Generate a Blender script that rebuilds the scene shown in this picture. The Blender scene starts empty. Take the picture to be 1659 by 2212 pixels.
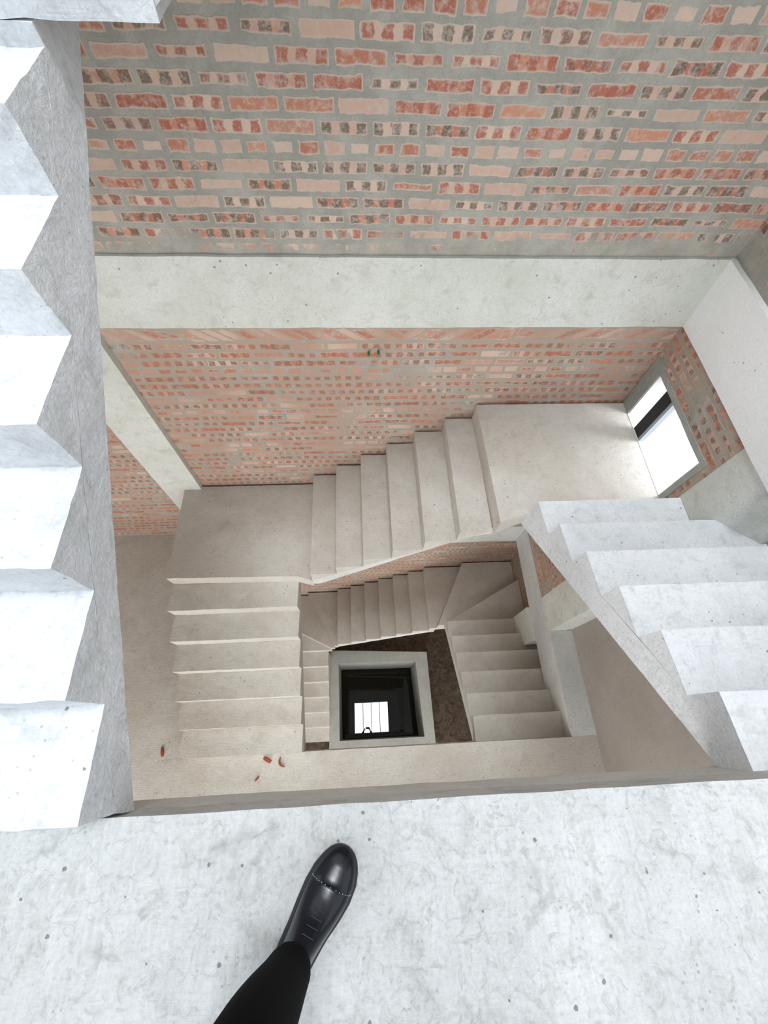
import bpy, bmesh, math, random
from mathutils import Vector, Matrix, noise
random.seed(4)
C = bpy.context.scene
COL = C.collection

# ------------------------------------------------------------------ camera, world, lights, exposure
F0 = 0.0                 # floor the photographer stands on; the lens is 1.453 m above it
CAM_Z = 1.453
def _rx(t): return Matrix(((1,0,0),(0,math.cos(t),-math.sin(t)),(0,math.sin(t),math.cos(t))))
def _rz(t): return Matrix(((math.cos(t),-math.sin(t),0),(math.sin(t),math.cos(t),0),(0,0,1)))
RC = _rz(-0.08031) @ _rx(-0.465808) @ _rz(0.118304)
cam = bpy.data.objects.new('camera', bpy.data.cameras.new('camera'))
COL.objects.link(cam)
cam.data.sensor_fit = 'VERTICAL'; cam.data.sensor_height = 36.0
cam.data.lens = 928.576/2212*36.0
cam.data.clip_start = 0.01
mw = RC.transposed().to_4x4(); mw.translation = (0, 0, CAM_Z)
cam.matrix_world = mw
C.camera = cam

W = bpy.data.worlds.new('sky'); C.world = W; W.use_nodes = True
bg = W.node_tree.nodes['Background']
bg.inputs[0].default_value = (0.86, 0.93, 1.0, 1); bg.inputs[1].default_value = 1.9

def area(name, loc, sx, sy, power, color=(1,1,1), rot=(0,0,0), spread=180):
    l = bpy.data.lights.new(name, 'AREA'); l.shape = 'RECTANGLE'; l.size = sx; l.size_y = sy
    l.energy = power; l.color = color; l.spread = math.radians(spread)
    o = bpy.data.objects.new(name, l); COL.objects.link(o); o.location = loc; o.rotation_euler = rot
    return o
# daylight coming down through the glass of the roof light over the stair well
SKY_X, SKY_Y, ROOF_Z = (-0.64, 1.195), (-0.287, 1.23), 7.14
area('skylight_daylight', ((SKY_X[0]+SKY_X[1])/2, (SKY_Y[0]+SKY_Y[1])/2, ROOF_Z+0.25),
     SKY_X[1]-SKY_X[0]+0.02, SKY_Y[1]-SKY_Y[0]+0.02, 520, (0.90, 0.95, 1.0))

C.view_settings.view_transform = 'Standard'; C.view_settings.look = 'None'
C.view_settings.exposure = -0.06; C.view_settings.gamma = 1.0
C.view_settings.use_curve_mapping = False
# added unseen fill lamps for the lower storeys, then daylight by the landing opening
area('lower_fill', (-1.9, -3.45, -1.9), 4.0, 2.6, 150, (1.0, 0.97, 0.93), (math.radians(90), 0, 0))
area('ground_fill', (0.5, -3.45, -5.6), 3.6, 3.2, 170, (1.0, 0.97, 0.92), (math.radians(90), 0, 0))
area('opening_daylight', (3.05, 1.76, -0.28), 0.9, 0.5, 34, (0.84, 0.92, 1.0), (0, math.radians(52), 0))
C.cycles.max_bounces = 8; C.cycles.diffuse_bounces = 6
C.cycles.sample_clamp_indirect = 8.0

# ------------------------------------------------------------------ node helper
class NT:
    def __init__(s, name):
        s.m = bpy.data.materials.new(name); s.m.use_nodes = True
        s.t = s.m.node_tree; s.b = s.t.nodes['Principled BSDF']
    def n(s, typ, **kw):
        x = s.t.nodes.new(typ)
        for k, v in kw.items(): setattr(x, k, v)
        return x
    def put(s, sock, v):
        if isinstance(v, bpy.types.NodeSocket): s.t.links.new(v, sock)
        elif v is not None: sock.default_value = v
    def math(s, op, a, b=None, c=None, clamp=False):
        x = s.n('ShaderNodeMath', operation=op); x.use_clamp = clamp
        for i, v in enumerate((a, b, c)):
            if v is not None: s.put(x.inputs[i], v)
        return x.outputs[0]
    def mix(s, f, a, b):
        x = s.n('ShaderNodeMix', data_type='RGBA')
        s.put(x.inputs[0], f)
        for sock, v in ((x.inputs[6], a), (x.inputs[7], b)):
            s.put(sock, v if isinstance(v, bpy.types.NodeSocket) else (*v[:3], 1))
        return x.outputs[2]
    def rng(s, v, a, b, c=0.0, d=1.0):
        x = s.n('ShaderNodeMapRange'); x.interpolation_type = 'SMOOTHSTEP'
        s.put(x.inputs[0], v)
        for i, q in enumerate((a, b, c, d)): s.put(x.inputs[i+1], q)
        return x.outputs[0]
    def pos(s):
        return s.n('ShaderNodeNewGeometry').outputs['Position']
    def scale(s, vec, sc, off=(0,0,0)):
        x = s.n('ShaderNodeMapping'); s.put(x.inputs[0], vec)
        x.inputs['Scale'].default_value = sc; x.inputs['Location'].default_value = off
        return x.outputs[0]
    def noise(s, vec, sc, det=3, rough=0.5, dist=0.0):
        x = s.n('ShaderNodeTexNoise'); s.put(x.inputs['Vector'], vec)
        x.inputs['Scale'].default_value = sc; x.inputs['Detail'].default_value = det
        x.inputs['Roughness'].default_value = rough; x.inputs['Distortion'].default_value = dist
        return x.outputs[0]
    def white(s, a, b, k=0.0):
        c = s.n('ShaderNodeCombineXYZ'); s.put(c.inputs[0], a); s.put(c.inputs[1], b); c.inputs[2].default_value = k
        x = s.n('ShaderNodeTexWhiteNoise', noise_dimensions='3D'); s.put(x.inputs['Vector'], c.outputs[0])
        return x.outputs['Value']
    def bump(s, h, strength, dist):
        x = s.n('ShaderNodeBump'); s.put(x.inputs['Height'], h)
        x.inputs['Strength'].default_value = strength; x.inputs['Distance'].default_value = dist
        s.t.links.new(x.outputs[0], s.b.inputs['Normal'])

def srgb(r, g, b):
    f = lambda c: ((c/255+0.055)/1.055)**2.4 if c > 10 else c/255/12.92
    return (f(r), f(g), f(b), 1)

def concrete(name, base, alt, dark, patch=1.6, pits=0.5, smear=0.5, bump=0.5, rough=0.88):
    N = NT(name); p = N.pos()
    big = N.noise(p, patch, 4, 0.6, 0.4)
    mid = N.noise(p, 9.0, 5, 0.65, 0.8)
    fine = N.noise(p, 85.0, 3, 0.6)
    streak = N.noise(N.scale(p, (3.0, 26.0, 14.0)), 1.6, 4, 0.6, 2.2)
    col = N.mix(N.rng(big, 0.35, 0.66), base, alt)
    col = N.mix(N.math('MULTIPLY', N.rng(mid, 0.50, 0.74), smear*0.55), col, dark)
    col = N.mix(N.math('MULTIPLY', N.rng(streak, 0.58, 0.80), smear*0.30), col, dark)
    v = N.n('ShaderNodeTexVoronoi'); N.put(v.inputs['Vector'], p); v.inputs['Scale'].default_value = 24.0
    w = N.white(N.n('ShaderNodeSeparateColor').outputs[0], 0.0)
    sc = N.n('ShaderNodeSeparateColor'); N.t.links.new(v.outputs['Color'], sc.inputs[0])
    keep = N.math('GREATER_THAN', sc.outputs[0], 1.0-pits*0.5)
    rad = N.math('MULTIPLY_ADD', sc.outputs[1], 0.12, 0.03)
    pit = N.math('MULTIPLY', keep, N.math('LESS_THAN', N.math('ADD', v.outputs['Distance'], N.math('MULTIPLY', N.math('SUBTRACT', fine, 0.5), 0.25)), rad))
    col = N.mix(N.math('MULTIPLY', pit, 0.75), col, tuple(c*0.35 for c in dark[:3]))
    v2 = N.n('ShaderNodeTexVoronoi'); N.put(v2.inputs['Vector'], N.scale(p, (1,1,1), (3.1,1.7,0.4))); v2.inputs['Scale'].default_value = 62.0
    sc2 = N.n('ShaderNodeSeparateColor'); N.t.links.new(v2.outputs['Color'], sc2.inputs[0])
    clump = N.rng(N.noise(p, 3.2, 4, 0.7), 0.42, 0.62)
    pit2 = N.math('MULTIPLY', N.math('GREATER_THAN', sc2.outputs[0], 1.0-pits*0.55), N.math('LESS_THAN', v2.outputs['Distance'], N.math('MULTIPLY_ADD', sc2.outputs[1], 0.20, 0.05)))
    pit2 = N.math('MULTIPLY', pit2, clump)
    col = N.mix(N.math('MULTIPLY', pit2, 0.5), col, tuple(c*0.6 for c in dark[:3]))
    dust = N.rng(N.noise(N.scale(p, (1,1,1), (9,4,2)), 26.0, 6, 0.8, 1.2), 0.52, 0.72)
    col = N.mix(N.math('MULTIPLY', dust, smear*0.5), col, dark)
    scr = N.noise(N.scale(p, (30.0, 4.0, 9.0), (2,2,2)), 1.5, 5, 0.7, 3.0)
    col = N.mix(N.math('MULTIPLY', N.rng(scr, 0.60, 0.72), smear*0.4), col, dark)
    col = N.mix(N.rng(fine, 0.30, 0.75, 0.0, 0.22), col, dark)
    N.put(N.b.inputs['Base Color'], col); N.b.inputs['Roughness'].default_value = rough
    N.b.inputs['Specular IOR Level'].default_value = 0.25
    h = N.math('ADD', N.math('MULTIPLY', mid, 1.0), N.math('MULTIPLY', fine, 0.35))
    h = N.math('ADD', h, N.math('MULTIPLY', streak, 0.6))
    h = N.math('SUBTRACT', h, N.math('MULTIPLY', pit, 0.6)); h = N.math('SUBTRACT', h, N.math('MULTIPLY', pit2, 0.4)); h = N.math('ADD', h, N.math('MULTIPLY', dust, 0.4)); h = N.math('ADD', h, N.math('MULTIPLY', scr, 0.8))
    N.bump(h, bump, 0.012)
    return N.m

def brick(name, axis, zlow=None, diag=None, cover=0.0, warm=1.0):
    """stretcher courses of hollow red bricks with a header course every sixth row; axis is the wall's run (0 x, 1 y)"""
    N = NT(name); p = N.pos()
    wob = N.noise(p, 11.0, 3, 0.6); wob2 = N.noise(N.scale(p, (1,1,1), (7,3,5)), 24.0, 3, 0.6)
    slow = N.noise(N.scale(p, (1,1,1), (3,8,1)), 1.3, 2)
    sp = N.n('ShaderNodeSeparateXYZ'); N.put(sp.inputs[0], p)
    X = sp.outputs[axis]; Z = sp.outputs[2]
    zz = N.math('ADD', Z, N.math('MULTIPLY_ADD', wob, 0.016, -0.008))
    zz = N.math('ADD', zz, N.math('MULTIPLY_ADD', slow, 0.03, -0.015))
    xx = N.math('ADD', X, N.math('MULTIPLY_ADD', wob2, 0.022, -0.011))
    rows = N.math('ADD', N.math('DIVIDE', zz, 0.0725), 100.0-0.03)
    row = N.math('FLOOR', rows); fv = N.math('FRACT', rows)
    hd = N.math('COMPARE', N.math('MODULO', N.math('SUBTRACT', row, 106.0-12.0), 6.0), 0.0, 0.1)
    per = N.math('MULTIPLY_ADD', hd, -0.111, 0.222)
    off = N.math('MULTIPLY_ADD', N.math('MODULO', row, 2.0), 0.5, N.math('MULTIPLY', N.white(row, 3.0), 0.35))
    ub = N.math('ADD', N.math('DIVIDE', N.math('ADD', xx, 20.0), per), off)
    if diag:
        z0, z1, xm = diag
        inb = N.math('MULTIPLY', N.math('GREATER_THAN', Z, z0), N.math('LESS_THAN', Z, z1))
        sg = N.math('MULTIPLY_ADD', N.math('GREATER_THAN', X, xm), 2.0, -1.0)
        ud = N.math('DIVIDE', N.math('ADD', N.math('SUBTRACT', xx, N.math('MULTIPLY', sg, N.math('MULTIPLY', N.math('SUBTRACT', Z, z0), 1.5))), 30.0), 0.095)
        mixf = lambda a, b: N.math('ADD', N.math('MULTIPLY', N.math('SUBTRACT', 1.0, inb), a), N.math('MULTIPLY', inb, b))
        ub = mixf(ub, ud); fv = mixf(fv, N.math('DIVIDE', N.math('SUBTRACT', Z, z0), z1-z0)); row = mixf(row, 7.0); hd = mixf(hd, 1.0)
    cl = N.math('FLOOR', ub); fu = N.math('FRACT', ub)
    r1 = N.white(cl, row, 1.0); r2 = N.white(cl, row, 2.0); r3 = N.white(cl, row, 3.0); r4 = N.white(cl, row, 4.0)
    eu = N.math('MINIMUM', fu, N.math('SUBTRACT', 1.0, fu))
    ev = N.math('MINIMUM', fv, N.math('SUBTRACT', 1.0, fv))
    eu = N.math('MULTIPLY', eu, N.math('MULTIPLY_ADD', hd, -1.5, 3.1))      # in course heights
    edge = N.math('MINIMUM', eu, ev)
    edge = N.math('ADD', edge, N.math('MULTIPLY_ADD', wob2, 0.22, -0.11))
    shrink = N.math('MULTIPLY', N.math('POWER', r4, 3.0), 0.14)
    edge = N.math('SUBTRACT', edge, shrink)
    mask = N.rng(edge, 0.115, 0.17)
    core = N.rng(edge, 0.165, 0.28)
    # mortar smeared over the faces
    sm = N.noise(N.scale(p, (1,1,1), (1,2,9)), 5.5, 5, 0.7, 0.6)
    lim = 0.63-cover
    if zlow is not None:
        k = N.math('MULTIPLY', N.rng(Z, zlow, zlow+0.26, 1.0, 0.0), N.math('GREATER_THAN', Z, zlow-0.1))
        lim = N.math('SUBTRACT', lim, N.math('MULTIPLY', k, 0.30))
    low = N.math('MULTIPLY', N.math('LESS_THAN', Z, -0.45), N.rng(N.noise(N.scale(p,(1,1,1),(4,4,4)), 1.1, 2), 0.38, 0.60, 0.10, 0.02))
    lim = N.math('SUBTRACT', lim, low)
    smear = N.rng(sm, lim, N.math('ADD', lim, 0.09))
    mask = N.math('MULTIPLY', mask, N.math('SUBTRACT', 1.0, N.math('MULTIPLY', smear, 0.9)))
    fine = N.noise(p, 120.0, 3, 0.7)
    # colours
    red = N.mix(r1, srgb(168, 102, 82), srgb(200, 142, 116))
    pale = N.mix(r1, srgb(212, 186, 168), srgb(194, 162, 144))
    isr = N.rng(r2, 0.40, 0.75)
    body = N.mix(isr, pale, red)
    edgec = N.mix(0.5, pale, srgb(190, 184, 172))
    hs = N.math('FRACT', N.math('MULTIPLY_ADD', fu, 3.0, 0.0))
    hole = N.math('ABSOLUTE', N.math('SUBTRACT', hs, 0.5))
    hole = N.math('ADD', hole, N.math('MULTIPLY_ADD', N.noise(p, 45.0, 2), 0.34, -0.17))
    holem = N.rng(hole, 0.24, 0.31, 1.0, 0.0)
    holem = N.math('MULTIPLY', holem, N.math('SUBTRACT', 1.0, hd))
    holem = N.math('MULTIPLY', holem, N.math('GREATER_THAN', r3, 0.22))
    holem = N.math('MULTIPLY', holem, core)
    holec = N.mix(N.rng(r3, 0.42, 0.62), srgb(168, 98, 80), N.mix(fine, srgb(84, 76, 66), srgb(132, 118, 104)))
    face = N.mix(core, edgec, body)
    face = N.mix(N.math('MULTIPLY', holem, 0.92), face, holec)
    face = N.mix(N.rng(fine, 0.35, 0.8, 0.0, 0.35), face, srgb(170, 150, 138))
    face = N.mix(N.math('MULTIPLY', N.rng(N.noise(p, 30.0, 4, 0.7), 0.45, 0.66), 0.6), face, srgb(200, 184, 172))
    face = N.mix(N.math('MULTIPLY', N.rng(N.noise(p, 21.0, 5, 0.75), 0.54, 0.68), 0.65), face, srgb(176, 174, 166))
    mo = N.mix(N.rng(N.noise(p, 6.0, 5, 0.7), 0.35, 0.7), srgb(153, 151, 142), srgb(174, 171, 161))
    mo = N.mix(N.rng(fine, 0.4, 0.8, 0.0, 0.3), mo, srgb(110, 110, 104))
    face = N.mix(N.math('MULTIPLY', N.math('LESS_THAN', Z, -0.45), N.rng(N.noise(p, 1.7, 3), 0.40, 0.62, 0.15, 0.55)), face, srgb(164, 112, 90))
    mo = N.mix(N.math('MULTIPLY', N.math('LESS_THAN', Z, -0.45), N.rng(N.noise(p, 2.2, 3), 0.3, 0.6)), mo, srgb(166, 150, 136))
    col = N.mix(mask, mo, face)
    N.put(N.b.inputs['Base Color'], col); N.b.inputs['Roughness'].default_value = 0.92
    N.b.inputs['Specular IOR Level'].default_value = 0.15
    h = N.math('ADD', N.math('MULTIPLY', mask, 0.5), N.math('MULTIPLY', fine, 0.18))
    h = N.math('SUBTRACT', h, N.math('MULTIPLY', holem, 0.35))
    h = N.math('ADD', h, N.math('MULTIPLY', sm, 0.7))
    N.bump(h, 0.45, 0.012)
    return N.m

def plain(name, col, rough=0.6, metal=0.0, spec=0.5):
    N = NT(name); N.b.inputs['Base Color'].default_value = col
    N.b.inputs['Roughness'].default_value = rough; N.b.inputs['Metallic'].default_value = metal
    N.b.inputs['Specular IOR Level'].default_value = spec
    f = N.noise(N.pos(), 60.0, 3); N.bump(f, 0.08, 0.003)
    return N.m

M_pale = concrete('pale_concrete', srgb(206,208,211), srgb(222,224,227), srgb(160,164,160), patch=1.4, pits=0.5, smear=0.75, bump=0.4)
M_near = concrete('near_floor_concrete', srgb(188,189,189), srgb(204,205,205), srgb(146,147,140), patch=1.2, pits=0.8, smear=0.9, bump=0.5)
M_grey = concrete('cast_concrete', srgb(202,203,200), srgb(214,214,210), srgb(158,158,150), patch=2.0, pits=0.5, smear=0.5, bump=0.35)
M_beam = concrete('beam_concrete', srgb(204,206,196), srgb(220,221,216), srgb(166,163,150), patch=1.1, pits=0.6, smear=0.75, bump=0.35)
M_beige = concrete('beige_cement', srgb(196,188,178), srgb(206,202,194), srgb(160,150,138), patch=1.5, pits=0.45, smear=0.5)  # beige cement of the floor, landings and steps below the near floor
M_plast = concrete('grey_plaster', srgb(158,149,141), srgb(168,160,152), srgb(134,126,118), patch=1.2, pits=0.4, smear=0.35, bump=0.25)
M_curb = concrete('curb_cement', srgb(160,162,156), srgb(172,172,164), srgb(126,126,118), patch=2.4, pits=0.3, smear=0.5)
M_white = concrete('white_render', srgb(238,238,238), srgb(244,244,244), srgb(205,208,200), patch=1.0, pits=0.2, smear=0.2, bump=0.2)
M_brickF = brick('brickwork_far', 0, zlow=F0-0.02, diag=(-0.59, -0.45, 0.30))
M_brickR = brick('brickwork_right', 1, zlow=F0-0.02, cover=0.05)

N = NT('soil'); p = N.pos()
c = N.mix(N.rng(N.noise(p, 14.0, 6, 0.75, 0.6), 0.32, 0.68), srgb(58,48,40), srgb(122,102,84))
c = N.mix(N.rng(N.noise(p, 70.0, 4, 0.7), 0.55, 0.75), c, srgb(140,122,104))
N.put(N.b.inputs['Base Color'], c); N.b.inputs['Roughness'].default_value = 0.95
N.bump(N.noise(p, 32.0, 6, 0.75, 1.0), 1.0, 0.05); M_soil = N.m

N = NT('still_water'); p = N.pos()
sp_ = N.noise(p, 55.0, 2, 0.5)
fo = N.math('MULTIPLY', N.math('GREATER_THAN', sp_, 0.735), N.math('GREATER_THAN', N.noise(p, 2.6, 3), 0.47))
N.put(N.b.inputs['Base Color'], N.mix(fo, (0.006, 0.006, 0.004), srgb(170,160,150)))
N.put(N.b.inputs['Roughness'], N.math('MULTIPLY', fo, 0.8)); N.b.inputs['IOR'].default_value = 1.33; M_water = N.m

M_shoe = plain('black_leather', (0.004,0.005,0.010,1), 0.25, 0, 0.35)
M_sole = plain('black_rubber', (0.012,0.011,0.014,1), 0.6)
M_trou = plain('black_cloth', (0.0035,0.0035,0.004,1), 0.95, 0, 0.1)
M_shirt = plain('dark_shirt_cloth', (0.02,0.022,0.03,1), 0.95, 0, 0.1)
M_skin = plain('skin', srgb(196,150,122), 0.55)
M_hair = plain('black_hair', (0.01,0.009,0.008,1), 0.6)
M_phone = plain('phone_shell', (0.02,0.02,0.022,1), 0.3)
M_steel = plain('dark_steel', (0.035,0.038,0.042,1), 0.45, 0.6)
M_alu = plain('pale_aluminium', srgb(170,176,182), 0.4, 0.4)
M_shard = plain('red_brick_clay', srgb(150,70,52), 0.9)
M_greenp = plain('green_plastic', srgb(30,130,84), 0.5)
M_dark = plain('dark_board', srgb(40,42,46), 0.7)

# ------------------------------------------------------------------ mesh helpers
def grid_cut(bm, s):
    if not s: return
    xs = [v.co for v in bm.verts]
    for ax in range(3):
        lo = min(c[ax] for c in xs); hi = max(c[ax] for c in xs)
        n = int((hi-lo)/s)
        if n < 1: continue
        for i in range(1, n+1):
            q = lo+(hi-lo)*i/(n+1)
            co = [0,0,0]; co[ax] = q; no = [0,0,0]; no[ax] = 1
            bmesh.ops.bisect_plane(bm, geom=bm.verts[:]+bm.edges[:]+bm.faces[:], plane_co=co, plane_no=no, dist=1e-5)

def rough(bm, amp, f=7.0):
    for v in bm.verts:
        a = noise.noise_vector(v.co*f); b = noise.noise_vector(v.co*f*4.1+Vector((5,9,2)))
        d = a*amp+b*amp*0.55; d.x *= 0.3; v.co += d

def link(name, bm, mat, parent=None, s=None, amp=0.0, f=7.0):
    bmesh.ops.remove_doubles(bm, verts=bm.verts, dist=1e-6)
    bmesh.ops.recalc_face_normals(bm, faces=bm.faces)
    grid_cut(bm, s)
    if amp: rough(bm, amp, f)
    me = bpy.data.meshes.new(name); bm.to_mesh(me); bm.free()
    me.materials.append(mat)
    o = bpy.data.objects.new(name, me); COL.objects.link(o)
    if parent:
        o.parent = parent; o.matrix_parent_inverse = Matrix.Translation(-Vector(parent.location))
    return o

def prism(bm, pts_lo, pts_hi):
    a = [bm.verts.new(p) for p in pts_lo]; b = [bm.verts.new(p) for p in pts_hi]; n = len(a)
    bm.faces.new(a[::-1]); bm.faces.new(b)
    for i in range(n): bm.faces.new((a[i], a[(i+1) % n], b[(i+1) % n], b[i]))
    return bm
def box(bm, x0, x1, y0, y1, z0, z1):
    q = [(x0,y0),(x1,y0),(x1,y1),(x0,y1)]
    return prism(bm, [(a,b,z0) for a,b in q], [(a,b,z1) for a,b in q])
def zprism(bm, poly, z0, z1):
    return prism(bm, [(a,b,z0) for a,b in poly], [(a,b,z1) for a,b in poly])
def B(): return bmesh.new()

def tag(o, label, cat, group=None):
    o['label'] = label; o['category'] = cat
    if group: o['group'] = group
    return o
def struct(name, bm, mat, s=None, amp=0.0):
    o = link(name, bm, mat, None, s, amp); o['kind'] = 'structure'; return o
def empty(name, loc, label, cat, group=None):
    o = bpy.data.objects.new(name, None); COL.objects.link(o); o.location = loc
    o.empty_display_size = 0.1
    return tag(o, label, cat, group)

H = 0.17                                   # riser
FA = F0-7*H                                # right hand landing
FB = F0-14*H                               # left hand landing
F1 = F0-21*H                               # floor below
G0 = F1-25*H                               # bottom of the well
YF = 2.25                                  # far wall
XR = 2.42                                  # right wall

# ------------------------------------------------------------------ floors, walls, roof
b = B(); box(b, -4, XR, -3.5, -0.19, F0-0.15, F0); box(b, -4, -1.81, -0.19, YF+.02, F0-0.15, F0)
struct('floor', b, M_near, 0.12, 0.003)
b = B(); box(b, -4, XR, -3.5, -0.19, F1-0.15, F1); box(b, -4, -1.81, -0.19, YF+.02, F1-0.15, F1)
struct('floor', b, M_beige, 0.12, 0.003)
b = B(); box(b, -4, XR+.1, -3.5, YF+.02, G0-0.1, G0)
# leave the pit open in the soil: four strips round it
b.free(); b = B()
for q in ((-4,-0.62,-3.5,YF+.02), (1.2,XR+.1,-3.5,YF+.02), (-0.62,1.2,-3.5,-0.28), (-0.62,1.2,1.24,YF+.02)):
    box(b, *q, G0-0.1, G0)
struct('floor', b, M_soil, 0.07, 0.016)
# unseen tall opening added high in the far wall to let in light
b = B(); box(b, -4.2, XR+.2, YF+.02, YF+.27, G0-0.1, 2.5); box(b, -4.2, XR+.2, YF+.02, YF+.27, 6.2, ROOF_Z)
box(b, -4.2, -1.6, YF+.02, YF+.27, 2.5, 6.2); box(b, 1.9, XR+.2, YF+.02, YF+.27, 2.5, 6.2)
struct('wall_far', b, M_brickF)
# right wall: brick behind the stairwell with a low opening on the landing, plaster nearer the camera
WY0, WY1, WZ0, WZ1 = 1.395, 2.14, FA, FA+0.425
b = B()
box(b, 2.145, 2.36, 1.30, WY0, F1, ROOF_Z); box(b, 2.145, 2.36, WY1, YF+.02, F1, ROOF_Z)
box(b, 2.145, 2.36, WY0, WY1, F1, WZ0); box(b, 2.145, 2.36, WY0, WY1, WZ1, ROOF_Z)
struct('wall_right', b, M_brickR)
b = B(); box(b, 2.36, 2.60, 0.90, YF+.02, G0-.1, F1)
struct('wall_right', b, M_brickR)
b = B(); box(b, XR, XR+.2, -3.5, 0.95, G0-.1, 0.9); box(b, XR, XR+.2, -0.1, 0.95, 0.9, ROOF_Z)
box(b, XR, XR+.2, -3.5, -0.1, 5.6, ROOF_Z); box(b, XR, XR+.2, -3.5, -3.2, 0.9, 5.6)  # unseen upper opening left in the plaster to light the left flight
struct('wall_right', b, M_plast)
b = B(); box(b, -4.2, -4, -3.5, YF+.02, G0-.1, 0.9); box(b, -4.2, -4, 1.6, YF+.02, 0.9, ROOF_Z)
box(b, -4.2, -4, -3.5, 1.6, 5.6, ROOF_Z); box(b, -4.2, -4, -3.5, -3.2, 0.9, 5.6)  # opening added up here, out of view, so sky brightens the right side
struct('wall_left', b, M_plast)
b = B()
box(b, -4.2, SKY_X[0], -3.5, YF+.27, ROOF_Z, ROOF_Z+.15); box(b, SKY_X[1], XR+.2, -3.5, YF+.27, ROOF_Z, ROOF_Z+.15)
box(b, SKY_X[0], SKY_X[1], -3.5, SKY_Y[0], ROOF_Z, ROOF_Z+.15); box(b, SKY_X[0], SKY_X[1], SKY_Y[1], YF+.27, ROOF_Z, ROOF_Z+.15)
struct('ceiling', b, M_grey)
for k in range(3):
    x = SKY_X[0]+(SKY_X[1]-SKY_X[0])*(k+1)/4
    bb = B(); box(bb, x-.013, x+.013, SKY_Y[0]-.05, SKY_Y[1]+.05, ROOF_Z+.15, ROOF_Z+.18)
    tag(link('skylight_bar', bb, M_steel), 'thin dark bar across the roof light mirrored in the pit water', 'bar', 'bars of the roof light')

# window opening: cement reveal band, a dark shutter post, the bright ledge outside
b = B(); w = 0.035
box(b, 2.139, 2.15, WY0-.045, WY0, WZ0, WZ1+.045); box(b, 2.139, 2.15, WY0, WY1, WZ1, WZ1+.045); box(b, 2.139, 2.15, WY1, YF+.01, WZ0, WZ1+.06)
o = link('window_1', b, M_curb, None, 0.05, 0.003); o['kind'] = 'structure'
b = B(); box(b, 2.1395, 2.37, WY0-.001, WY1+.001, WZ0-.01, WZ0+.004); box(b, 2.1505, 2.37, WY1-.004, WY1+.002, WZ0, WZ1); box(b, 2.1395, 2.37, WY0-.002, WY0+.004, WZ0, WZ1)
o = link('window_1_lining', b, M_white); o['kind'] = 'structure'
b = B(); box(b, 2.145, 2.185, 1.895, 1.995, WZ0+.001, WZ1)
sh = link('window_shutter', b, M_dark); tag(sh, 'dark upright shutter board standing in the low bright opening', 'shutter')
b = B(); box(b, 2.143, 2.187, 1.868, 1.893, WZ0+.001, WZ1); link('shutter_edge', b, M_alu, sh)
b = B(); box(b, 2.36, 4.4, -0.5, 3.6, WZ0-.12, WZ0)
tag(link('balcony_slab', b, M_white), 'bright white ledge outside the low opening beside the landing', 'ledge')
b = B(); box(b, 4.4, 4.6, -1.5, 4.6, WZ0-3, WZ0+1.2)
tag(link('neighbour_wall', b, M_white), 'white rendered wall beyond the ledge outside the opening', 'wall')

# ------------------------------------------------------------------ beams and columns
def beam(bm, label, mat=M_beam, s=0.09, amp=0.003):
    return tag(link('concrete_beam', bm, mat, None, s, amp), label, 'beam')
b = B(); box(b, -4, 2.16, YF, YF+.1, F0-.45, F0+.002)
beam(b, 'long pale concrete beam across the far wall between the two brick bands')
b = B(); prism(b, [(2.108,-.3,F0+.002),(2.138,-.3,F0-.45),(2.34,-.3,F0-.45),(2.34,-.3,F0+.002)],
                  [(2.108,YF+.01,F0+.002),(2.138,YF+.01,F0-.45),(2.34,YF+.01,F0-.45),(2.34,YF+.01,F0+.002)])
for v in b.verts:
    if v.co.y < 0: v.co.y = 0.92
beam(b, 'white concrete beam running along the right wall above the low opening', M_white)
b = B(); box(b, -1.6, 2.16, YF-.005, YF+.1, F1-.48, F1)
beam(b, 'lower concrete beam on the far wall, mostly hidden under the far stair flight')
b = B(); box(b, 2.155, XR, -0.19, YF, F1-.47, F1-.001)
beam(b, 'concrete beam with a cement top edging the lower stairwell on its right', M_grey)
b = B(); box(b, -4, XR, -0.42, -0.191, F0-.38, F0-.149)
beam(b, 'long edge beam under the near floor, a grey strip in front of the shoe', M_grey)
b = B(); box(b, -1.81, XR-.02, -0.42, -0.191, F1-.30, F1-.149)
beam(b, 'thin edge beam under the lower floor beside the pit', M_grey)

b = B(); box(b, -1.975, -1.60, YF-.03, YF+.03, F1, F0-.449)
tag(link('concrete_column', b, M_beam, None, 0.09, 0.003), 'smooth concrete column let into the far brick wall left of the landing', 'column')
b = B()
box(b, 2.152, XR+.02, 0.91, 1.325, F1, F0-1.03)
zprism(b, [(2.152,1.325),(2.152,1.05),(2.38,0.87),(XR+.02,0.87),(XR+.02,1.325)], F0-1.03, ROOF_Z)
cR = tag(link('concrete_column', b, M_beam, None, 0.12, 0.003), 'pale concrete column on the right wall between the brick and the plaster', 'column')
b = B(); box(b, 2.12, XR, 0.88, 1.30, G0, F1-.469)
tag(link('concrete_column', b, M_beam, None, 0.12, 0.003), 'short stretch of pale column below the beam beside the lowest right flight', 'column')

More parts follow.
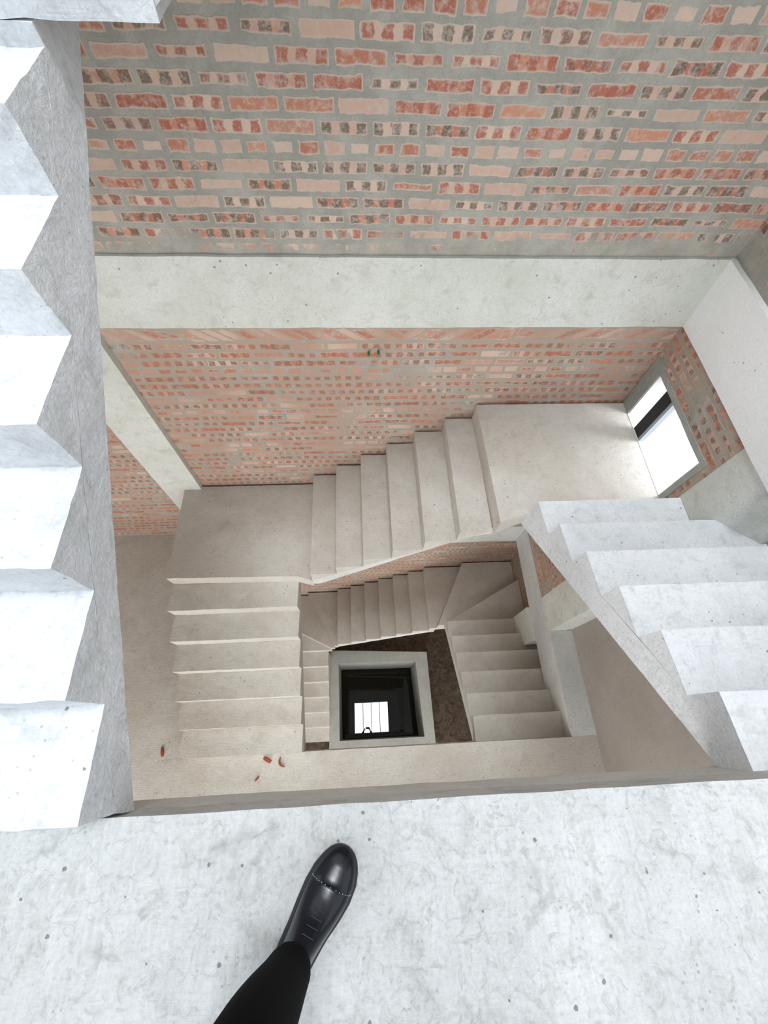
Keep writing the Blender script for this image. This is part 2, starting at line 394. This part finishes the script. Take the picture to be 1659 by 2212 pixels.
# ------------------------------------------------------------------ stairs
def flight(label, group=None):
    return empty('stair_flight', (0, 0, 0), label, 'stairs', group)
def step_y(parent, x0a, x1a, x0b, x1b, y0, y1, z, drop_at, mat):
    """wedge step between y0 and y1 (x range given at both ends); drop_at is the y where it falls H"""
    b = B()
    yo = y0 if drop_at == y1 else y1
    xa = {y0: (x0a, x1a), y1: (x0b, x1b)}
    lo = [(xa[yo][0], yo, z), (xa[drop_at][0], drop_at, z), (xa[drop_at][0], drop_at, z-H)]
    hi = [(xa[yo][1], yo, z), (xa[drop_at][1], drop_at, z), (xa[drop_at][1], drop_at, z-H)]
    prism(b, lo, hi)
    return link('step', b, mat, parent, 0.06, 0.0035)

# right flight going down away from the camera
fl = flight('broad stair flight on the right going down from the near floor to the right landing')
ys = [-0.19, 0.055, 0.31, 0.55, 0.795, 1.04, 1.285]
xi = lambda y: 1.268-0.075*(y-0.0)
for k in range(6):
    xo = 2.15 if k == 5 else XR
    step_y(fl, xi(ys[k]), xo, xi(ys[k+1]), xo, ys[k], ys[k+1], F0-H*(k+1), ys[k+1], M_pale)
b = B()
top = lambda y: F0-H-(y+0.19)*(H/0.2458)
ya, yb = -0.191, 1.285
prism(b, [(xi(ya),ya,top(ya)),(xi(yb),yb,top(yb)),(xi(yb),yb,F0-.475-.70*yb),(xi(ya),ya,F0-.33)],
         [(XR,ya,top(ya)),(XR,yb,top(yb)),(XR,yb,F0-.475-.70*yb),(XR,ya,F0-.33)])
link('stair_slab', b, M_pale, fl, 0.07, 0.003)

# right landing
b = B(); zprism(b, [(0.955,1.215),(1.17,1.285),(2.139,1.285),(2.139,YF),(0.935,YF)], FA-.175, FA)
tag(link('stair_landing', b, M_beige, None, 0.08, 0.003), 'wide cement landing at the right by the low bright opening', 'landing')

# far flight going down to the left
fl = flight('stair flight of six steps along the far brick wall going down to the left')
xs = [0.945-0.2345*k for k in range(7)]
yi = 1.23
def step_x(parent, x_hi, x_lo, y0, y1, z, mat, yi2=None):
    b = B(); prism(b, [(x_hi,y0,z),(x_lo,y0,z),(x_lo,y0,z-H)], [(x_hi,y1,z),(x_lo,y1,z),(x_lo,y1,z-H)])
    return link('step', b, mat, parent, 0.06, 0.0035)
for k in range(6): step_x(fl, xs[k], xs[k+1], yi, YF, FA-H*(k+1), M_beige)
b = B(); sl = H/0.2345
pr = lambda y: [(0.945,y,FA-H),(xs[6],y,FB),(xs[6],y,FB-.0),(-0.55,y,FB-.02),(-0.55,y,FB-.07),(-0.36,y,FB-.09),(0.80,y,FA-.24),(0.945,y,FA-.20)]
q = lambda y: [(0.945,y,FA-H),(xs[6],y,FB),(xs[6],y,FB-.10),(-0.40,y,FB-.10),(0.80,y,FA-.26),(0.945,y,FA-.22)]
prism(b, q(yi), q(YF)); link('stair_slab', b, M_grey, fl, 0.07, 0.003)

# left landing
b = B(); zprism(b, [(-1.785,1.295),(-0.612,1.275),(-0.46,1.232),(-0.46,YF),(-1.765,YF)], FB-.172, FB)
tag(link('stair_landing', b, M_beige, None, 0.08, 0.003), 'cement landing at the left foot of the far stair flight', 'landing')

# left flight going down towards the camera
fl = flight('stair flight of six steps on the left going down to the lower floor')
ys = [1.285-0.2455*k for k in range(7)]
xl = lambda y: -1.82+0.02*y; xr = lambda y: -0.638+0.02*y
for k in range(6):
    step_y(fl, xl(ys[k+1]), xr(ys[k+1]), xl(ys[k]), xr(ys[k]), ys[k+1], ys[k], FB-H*(k+1), ys[k+1], M_beige)
b = B(); ya, yb = 1.285, ys[6]
prism(b, [(xl(ya),ya,FB-H),(xl(yb),yb,F1),(xl(yb),yb,F1-.14),(xl(ya),ya,FB-H-.13)],
         [(xr(ya),ya,FB-H),(xr(yb),yb,F1),(xr(yb),yb,F1-.14),(xr(ya),ya,FB-H-.13)])
link('stair_slab', b, M_beige, fl, 0.07, 0.003)

# upper left flight rising away from the near floor
fl = flight('bright stair flight at the left edge rising away from the near floor')
ys = [-0.18, 0.088, 0.352, 0.620, 0.890, 1.160, 1.43]
XU0, XU = -1.81, -0.697
for k in range(6):
    z = F0+H*(k+1)
    b = B(); prism(b, [(XU0,ys[k],z),(XU0,ys[k+1],z),(XU0,ys[k],z-H)], [(XU,ys[k],z),(XU,ys[k+1],z),(XU,ys[k],z-H)])
    link('step', b, M_pale, fl, 0.035, 0.0038, 21.0)
b = B(); P = [(-0.18,F0),(1.43,F0+6*H),(1.425,F0+7*H-.127),(1.75,F0+7*H-.127),(1.75,F0+7*H-.14),(0.10,F0+.065),(-0.19,F0-.115)]
prism(b, [(XU0,y,z) for y,z in P], [(XU,y,z) for y,z in P]); link('stair_slab', b, M_pale, fl, 0.04, 0.0038, 21.0)
b = B(); box(b, XU0, -0.42, 1.425, YF, F0+7*H-.125, F0+7*H)
tag(link('stair_landing', b, M_pale, None, 0.06, 0.006), 'underside edge of the upper landing at the top left corner', 'landing')
fl = flight('upper stair flight rising right along the far wall above the frame')
for k in range(6):
    z = F0+7*H+H*(k+1); x0 = -0.42+0.2345*k
    b = B(); prism(b, [(x0,1.43,z),(x0+.2345,1.43,z),(x0,1.43,z-H)], [(x0,YF,z),(x0+.2345,YF,z),(x0,YF,z-H)]); link('step', b, M_grey, fl)
b = B(); x1 = -0.42+6*.2345; zz = F0+7*H
prism(b, [(-0.42,1.43,zz),(x1,1.43,zz+6*H),(x1,1.43,zz+6*H-.1),(-0.42,1.43,zz-.1)], [(-0.42,YF,zz),(x1,YF,zz+6*H),(x1,YF,zz+6*H-.1),(-0.42,YF,zz-.1)])
link('stair_slab', b, M_grey, fl)

b = B(); box(b, x1, 2.14, 1.43, YF, zz+7*H-.14, zz+7*H)
tag(link('stair_landing', b, M_grey), 'upper landing high in the right hand corner, above the frame', 'landing')

# lowest run: right flight with winders at its foot
fl = flight('lowest right flight going down under the beam to fan shaped corner steps')
ys = [-0.19, 0.062, 0.297, 0.552, 0.802, 1.045, 1.280]
XI, XO = 1.168, 2.12
for k in range(6):
    xo = (2.154, 2.154, 2.355, 2.355, 2.355, 2.118)[k]
    step_y(fl, XI, xo, XI, xo, ys[k], ys[k+1], F1-H*(k+1), ys[k+1], M_beige)
b = B()
prism(b, [(XI,-.191,F1-H),(XI,1.28,F1-7*H),(XI,1.28,F1-7*H-.12),(XI,-.191,F1-.32)],
         [(XO,-.191,F1-H),(XO,1.28,F1-7*H),(XO,1.28,F1-7*H-.12),(XO,-.191,F1-.32)])
link('stair_slab', b, M_grey, fl, 0.08, 0.003)
piv = (1.10, 1.295)
def wind(poly, k, par, zb=0.30):
    b = B(); zprism(b, poly, F1-H*k-zb, F1-H*k); o = link('winder_step', b, M_beige, par, 0.08, 0.003); return o
wind([(1.236,1.28),(2.355,1.31),(2.355,1.90),(1.236,1.325)], 7, fl)
wind([(1.088,1.295),(1.236,1.30),(2.355,1.90),(2.355,YF),(1.572,YF)], 8, fl)
wind([(0.985,1.29),(1.088,1.295),(1.580,YF+.0),(0.985,YF+.0)], 9, fl)

fl = flight('lowest far flight going down to the left behind the pit')
xs = [0.985-0.241*k for k in range(7)]
for k in range(6): step_x(fl, xs[k], xs[k+1], 1.292, YF, F1-H*(10+k), M_beige)
b = B(); za = F1-10*H; zb = F1-16*H
q = lambda y: [(0.985,y,za),(xs[6],y,zb),(xs[6],y,zb-.10),(0.985,y,za-.13)]
prism(b, q(1.292), q(YF)); link('stair_slab', b, M_grey, fl, 0.08, 0.003)

fl = flight('lowest left flight with fan shaped steps above, going down beside the pit')
wind([(-0.461,1.292),(-0.461,YF),(-1.015,YF),(-0.528,1.292)], 16, fl, .17)
wind([(-0.528,1.292),(-1.015,YF),(-1.80,YF),(-1.80,1.917),(-0.591,1.289)], 17, fl, .17)
wind([(-0.591,1.289),(-1.80,1.917),(-1.80,1.28),(-0.665,1.28)], 18, fl, .17)
ys = [1.278-0.2465*k for k in range(7)]
for k in range(6):
    xr2 = lambda y: -0.69+0.02*y
    step_y(fl, -1.8, xr2(ys[k+1]), -1.8, xr2(ys[k]), ys[k+1], ys[k], F1-H*(19+k), ys[k+1], M_beige)
b = B(); za = F1-19*H
prism(b, [(-1.8,1.278,za),(-1.8,ys[6],G0+.01),(-1.8,1.278,G0+.01)], [(-.665,1.278,za),(-.694,ys[6],G0+.01),(-.665,1.278,G0+.01)])
link('stair_slab', b, M_beige, fl, 0.1, 0.003)

# ------------------------------------------------------------------ water pit
ZC = -9.10+CAM_Z; ZWA = -10.2+CAM_Z
outer = [(-0.700,-0.36),(1.285,-0.36),(1.262,1.325),(-0.712,1.430)]
inner = [(-0.510,-0.205),(1.085,-0.205),(1.018,1.155),(-0.532,1.175)]
pit = empty('water_pit', (0.25, 0.45, G0), 'square cement rimmed pit at the bottom of the stairwell', 'pit')
b = B()
def ring(b, z0, z1, outer, inner):
    n = 4
    ol = [b.verts.new((*p, z0)) for p in outer]; oh = [b.verts.new((*p, z1)) for p in outer]
    il = [b.verts.new((*p, z0)) for p in inner]; ih = [b.verts.new((*p, z1)) for p in inner]
    for i in range(n):
        j = (i+1) % n
        b.faces.new((ol[i],ol[j],oh[j],oh[i])); b.faces.new((il[j],il[i],ih[i],ih[j]))
        b.faces.new((oh[i],oh[j],ih[j],ih[i])); b.faces.new((ol[j],ol[i],il[i],il[j]))
ring(b, G0-.02, ZC, outer, inner)
link('rim', b, M_curb, pit, 0.09, 0.003)
b = B(); ring(b, ZWA-.4, G0-.02, [(x*1.08,y+(.05 if y>0 else -.05)) for x,y in inner], inner)
link('pit_wall', b, M_curb, pit, 0.2, 0.002)
b = B(); zprism(b, inner, ZWA-.3, ZWA)
tag(link('pit_water', b, M_water), 'black still water in the pit mirroring the bright roof light', 'water')

# ------------------------------------------------------------------ small litter on the lower floor and two clips in the wall
def shard(x, y, l, w_, t, rz, bend, label):
    b = B(); n = 6
    for i in range(n+1):
        u = i/n-0.5; cx = u*l; cy = bend*(u*u*4)*l*0.25; ww = w_*(1-1.3*u*u)*0.5
        for sy, sz in ((-1,0),(1,0),(0.7,1),(-0.7,1)):
            b.verts.new((cx, cy+sy*ww, sz*t*(1-1.2*abs(u)**2)))
    b.verts.ensure_lookup_table()
    for i in range(n):
        for j in range(4):
            a = i*4+j; c2 = i*4+(j+1) % 4
            b.faces.new((b.verts[a], b.verts[c2], b.verts[c2+4], b.verts[a+4]))
    b.faces.new([b.verts[j] for j in range(4)][::-1]); b.faces.new([b.verts[n*4+j] for j in range(4)])
    o = link('brick_shard', b, M_shard); o.location = (x, y, F1+.003); o.rotation_euler = (0,0,rz)
    tag(o, label, 'brick shard', 'red shards on the lower floor')
shard(-2.055,-0.125,0.085,0.03,0.02,1.75,0,'lone red brick shard left of the lower left flight')
shard(-1.005,-0.245,0.085,0.04,0.02,-0.5,0,'thick red shard just below the bottom step of the left flight')
shard(-0.880,-0.285,0.095,0.022,0.02,-1.1,1.2,'curved red shard nearest the corner of the stairwell')
shard(-1.095,-0.405,0.05,0.018,0.012,0.7,0,'small faint shard nearest the near floor beam')
for i, (x, l) in enumerate(((0.078,'left'),(0.143,'right'))):
    b = B(); bmesh.ops.create_cone(b, cap_ends=True, segments=10, radius1=0.009, radius2=0.007, depth=0.07, matrix=Matrix.Translation((x,YF-.005,-0.66+.01*i)) @ Matrix.Rotation(math.radians(70),4,'X'))
    tag(link('wall_plug', b, M_greenp), f'{l} one of two green plastic plugs under the far beam', 'wall plug', 'green plugs in the far wall')

# ------------------------------------------------------------------ photographer
def skin_obj(name, pts, edges, rad, mat, parent, root=0, sub=2):
    me = bpy.data.meshes.new(name); me.from_pydata([Vector(p) for p in pts], edges, [])
    o = bpy.data.objects.new(name, me); COL.objects.link(o)
    m = o.modifiers.new('skin', 'SKIN'); m.use_smooth_shade = True
    sv = me.skin_vertices[0].data if me.skin_vertices else None
    if sv is None:
        bm = bmesh.new(); bm.from_mesh(me); bm.verts.layers.skin.verify(); bm.to_mesh(me); bm.free(); sv = me.skin_vertices[0].data
    for i, r in enumerate(rad):
        sv[i].radius = (r, r) if not isinstance(r, tuple) else r
        sv[i].use_root = (i == root)
    s_ = o.modifiers.new('sub', 'SUBSURF'); s_.levels = sub; s_.render_levels = sub
    me.materials.append(mat); 
    if parent: o.parent = parent; o.matrix_parent_inverse = Matrix.Translation(-Vector(parent.location))
    return o

per = empty('person', (-0.05,-0.75,F0), 'person in black trousers and black leather shoe standing at the floor edge taking the photo', 'person')
z = lambda h: F0+h
# joints: right side of the frame is +x. The left foot is the one in view.
AL = (-0.185,-0.480,z(.10)); KL = (-0.212,-0.455,z(.50)); HL = (-0.14,-0.78,z(.88))
AR = (0.13,-0.98,z(.10)); KR = (0.11,-0.86,z(.50)); HR = (0.06,-0.80,z(.88))
PEL = (-0.04,-0.80,z(.95)); WAI = (-0.04,-0.78,z(1.10)); CH = (-0.04,-0.70,z(1.30)); NK = (-0.03,-0.62,z(1.47)); HD = (-0.03,-0.56,z(1.58)); HT = (-0.03,-0.55,z(1.70))
SL = (-0.21,-0.66,z(1.39)); SR = (0.15,-0.66,z(1.39))
EL = (-0.27,-0.38,z(1.30)); ER = (0.25,-0.38,z(1.30))
WL = (-0.11,-0.11,z(1.50)); WR = (0.14,-0.11,z(1.50))
PL = (-0.085,-0.055,z(1.52)); PR = (0.115,-0.055,z(1.52))
pts = [PEL, WAI, CH, NK, HD, HT, SL, EL, WL, PL, SR, ER, WR, PR, HL, KL, AL, (-0.15,-0.42,z(.04)), HR, KR, AR, (0.15,-0.87,z(.05))]
ed = [(0,1),(1,2),(2,3),(3,4),(4,5),(2,6),(6,7),(7,8),(8,9),(2,10),(10,11),(11,12),(12,13),(0,14),(14,15),(15,16),(16,17),(0,18),(18,19),(19,20),(20,21)]
rad = [.085,.08,.09,.05,.085,.07,.035,.03,.024,.028,.035,.03,.024,.028,.055,.040,.030,.03,.055,.040,.030,.03]
# fingers and thumbs curled round the phone
for s_, base, P0 in ((-1, 9, PL), (1, 13, PR)):
    for f_ in range(5):
        bx, by, bz = P0
        if f_ == 4:
            c1 = (bx+(-s_)*0.022, by-0.018, bz+0.028); c2 = (bx+(-s_)*0.042, by-0.006, bz+0.040)
        else:
            c1 = (bx+0.006*(-s_), by+0.010+0.004*f_, bz+0.030-0.022*f_); c2 = (bx+(-s_)*0.020, by+0.022, bz+0.026-0.022*f_)
        i0 = len(pts); pts += [c1, c2]; ed += [(base, i0), (i0, i0+1)]; rad += [.009, .008]
body = skin_obj('body', pts, ed, rad, M_skin, per)
# trousers
def lerp(a, b_, t): return tuple(a[i]+(b_[i]-a[i])*t for i in range(3))
tp = [(PEL[0],PEL[1],PEL[2]+.06), PEL, HL, lerp(HL,KL,.5), KL, lerp(KL,AL,.45), (-0.192,-0.478,z(.185)), (-0.178,-0.468,z(.095)), HR, lerp(HR,KR,.5), KR, lerp(KR,AR,.5), (AR[0],AR[1],z(.11))]
te = [(0,1),(1,2),(2,3),(3,4),(4,5),(5,6),(6,7),(1,8),(8,9),(9,10),(10,11),(11,12)]
tr = [.155,.165,.115,.09,.078,.068,.058,.052,.10,.09,.075,.065,.06]
skin_obj('trousers', tp, te, tr, M_trou, per, 1)
sp2 = [PEL, WAI, CH, (-0.03,-0.65,z(1.42)), SL, lerp(SL,EL,.5), EL, lerp(EL,WL,.85), SR, lerp(SR,ER,.5), ER, lerp(ER,WR,.85)]
skin_obj('shirt', sp2, [(0,1),(1,2),(2,3),(2,4),(4,5),(5,6),(6,7),(2,8),(8,9),(9,10),(10,11)], [.165,.155,.18,.085,.085,.068,.058,.045,.085,.068,.058,.045], M_shirt, per, 1)
b = B(); bmesh.ops.create_uvsphere(b, u_segments=24, v_segments=14, radius=1.0)
for v in b.verts:
    v.co = Vector((v.co.x*.088-.03, v.co.y*.105-.575, z(1.665)+v.co.z*.085))
link('hair', b, M_hair, per)
# face: nose, eyes and mouth set on the head
b = B(); bmesh.ops.create_cone(b, cap_ends=True, segments=8, radius1=.016, radius2=.006, depth=.045, matrix=Matrix.Translation((-.03,-.462,z(1.60))) @ Matrix.Rotation(math.radians(20),4,'X'))
link('nose', b, M_skin, per)

def shoe(parent, toe, ang, zf, label=None):
    """low cap toe shoe: sole and upper lofted along the foot; +y of the local frame points to the toe"""
    L = 0.315
    def half(t):                      # half width and side bow along the foot, t=0 toe, t=1 heel
        w_ = [(0,.000),(.015,.0165),(.05,.0285),(.12,.0400),(.22,.0485),(.34,.0510),(.48,.0475),(.62,.0415),(.78,.0385),(.90,.0360),(.97,.0260),(1,.000)]
        for (a,wa),(b_,wb) in zip(w_, w_[1:]):
            if t <= b_:
                u = (t-a)/(b_-a); return (wa+(wb-wa)*u)*1.22
        return 0
    bow = lambda t: 0.011*math.cos((t-.1)*3.6)
    WS = 1.22
    T = [0.004,.012,.03,.06,.1,.14,.18,.22,.26,.27,.28,.30,.34,.38,.43,.48,.54,.60,.66,.72,.78,.84,.90,.95,.985,.998]
    def place(o):
        o.parent = parent; o.matrix_parent_inverse = Matrix.Translation(-Vector(parent.location))
    def loft(name, prof, mat, n=20, grow=0.0):
        b = B(); rings = []
        for t in T:
            w_ = half(t)+grow; r = []
            for i in range(n):
                a = 2*math.pi*i/n
                x, zz_ = prof(t, w_, a); r.append(b.verts.new((x+bow(t), -t*L, zz_)))
            rings.append(r)
        for A_, B_ in zip(rings, rings[1:]):
            for i in range(n): b.faces.new((A_[i], A_[(i+1) % n], B_[(i+1) % n], B_[i]))
        b.faces.new(rings[0][::-1]); b.faces.new(rings[-1])
        M = Matrix.Translation((toe[0], toe[1], zf)) @ Matrix.Rotation(ang, 4, 'Z')
        bmesh.ops.transform(b, matrix=M, verts=b.verts)
        for f_ in b.faces: f_.smooth = True
        return link(name, b, mat)
    def psole(t, w_, a):
        x = w_*math.copysign(abs(math.cos(a))**.5, math.cos(a)); s1 = math.copysign(abs(math.sin(a))**.35, math.sin(a))
        lift = .006*max(0, 1-t/.2)
        return x, lift+.010+.009*s1
    def hgt(t):
        hs = [(0,.022),(.03,.034),(.10,.046),(.20,.053),(.268,.057),(.272,.055),(.36,.062),(.46,.076),(.54,.098),(.60,.120),(.68,.138),(.78,.142),(.9,.138),(1,.125)]
        for (a,wa),(b_,wb) in zip(hs, hs[1:]):
            if t <= b_: return wa+(wb-wa)*(t-a)/(b_-a)
    def pup(t, w_, a):
        wi = w_*(0.93 if t < .272 else .915)
        up = max(0.0, math.sin(a)); x = wi*math.copysign(abs(math.cos(a))**.75, math.cos(a))
        if t > .4: x *= (1-.28*min(1,(t-.4)/.3)*up)
        return x, .016+(hgt(t)-.016)*(up**.85)
    s1 = loft('sole', psole, M_sole, grow=.002)
    s2 = loft('shoe', pup, M_shoe, 24)
    place(s2); s1.parent = s2
    # row of stitches on the cap seam
    b = B(); n = 15
    for i in range(n):
        a = math.pi*(i+2)/(n+3); w_ = half(.272)*.93
        x, zz_ = w_*math.copysign(abs(math.cos(a))**.75, math.cos(a)), .016+(hgt(.268)-.016)*(math.sin(a)**.85)
        bmesh.ops.create_icosphere(b, subdivisions=1, radius=.0014, matrix=Matrix.Translation((x+bow(.27), -.273*L, zz_+.0004)))
    bmesh.ops.transform(b, matrix=Matrix.Translation((toe[0], toe[1], zf)) @ Matrix.Rotation(ang, 4, 'Z'), verts=b.verts)
    st = link('stitching', b, M_alu); st.parent = s2
    # laces across the throat
    b = B()
    for i in range(4):
        t = .42+.045*i
        bmesh.ops.create_cone(b, cap_ends=True, segments=8, radius1=.0016, radius2=.0016, depth=.030,
            matrix=Matrix.Translation((bow(t), -t*L, hgt(t)+.001)) @ Matrix.Rotation(math.radians(90),4,'Y'))
    bmesh.ops.transform(b, matrix=Matrix.Translation((toe[0], toe[1], zf)) @ Matrix.Rotation(ang, 4, 'Z'), verts=b.verts)
    lc = link('laces', b, M_sole); lc.parent = s2
shoe(per, (-0.070,-0.276), math.radians(-27), F0)
shoe(per, (0.175,-0.76), math.radians(-8), F0)

# the phone: its lens sits at the camera point
ph = empty('phone', (0,0,CAM_Z), 'dark phone held out over the stairwell by the person', 'phone')
b = B(); box(b, -.035, .120, -.060, .018, .006, .014)
bmesh.ops.transform(b, matrix=mw, verts=b.verts); link('phone_body', b, M_phone, ph)
b = B(); box(b, -.033, .118, -.058, .016, .0141, .0146)
bmesh.ops.transform(b, matrix=mw, verts=b.verts); link('screen', b, M_dark, ph)
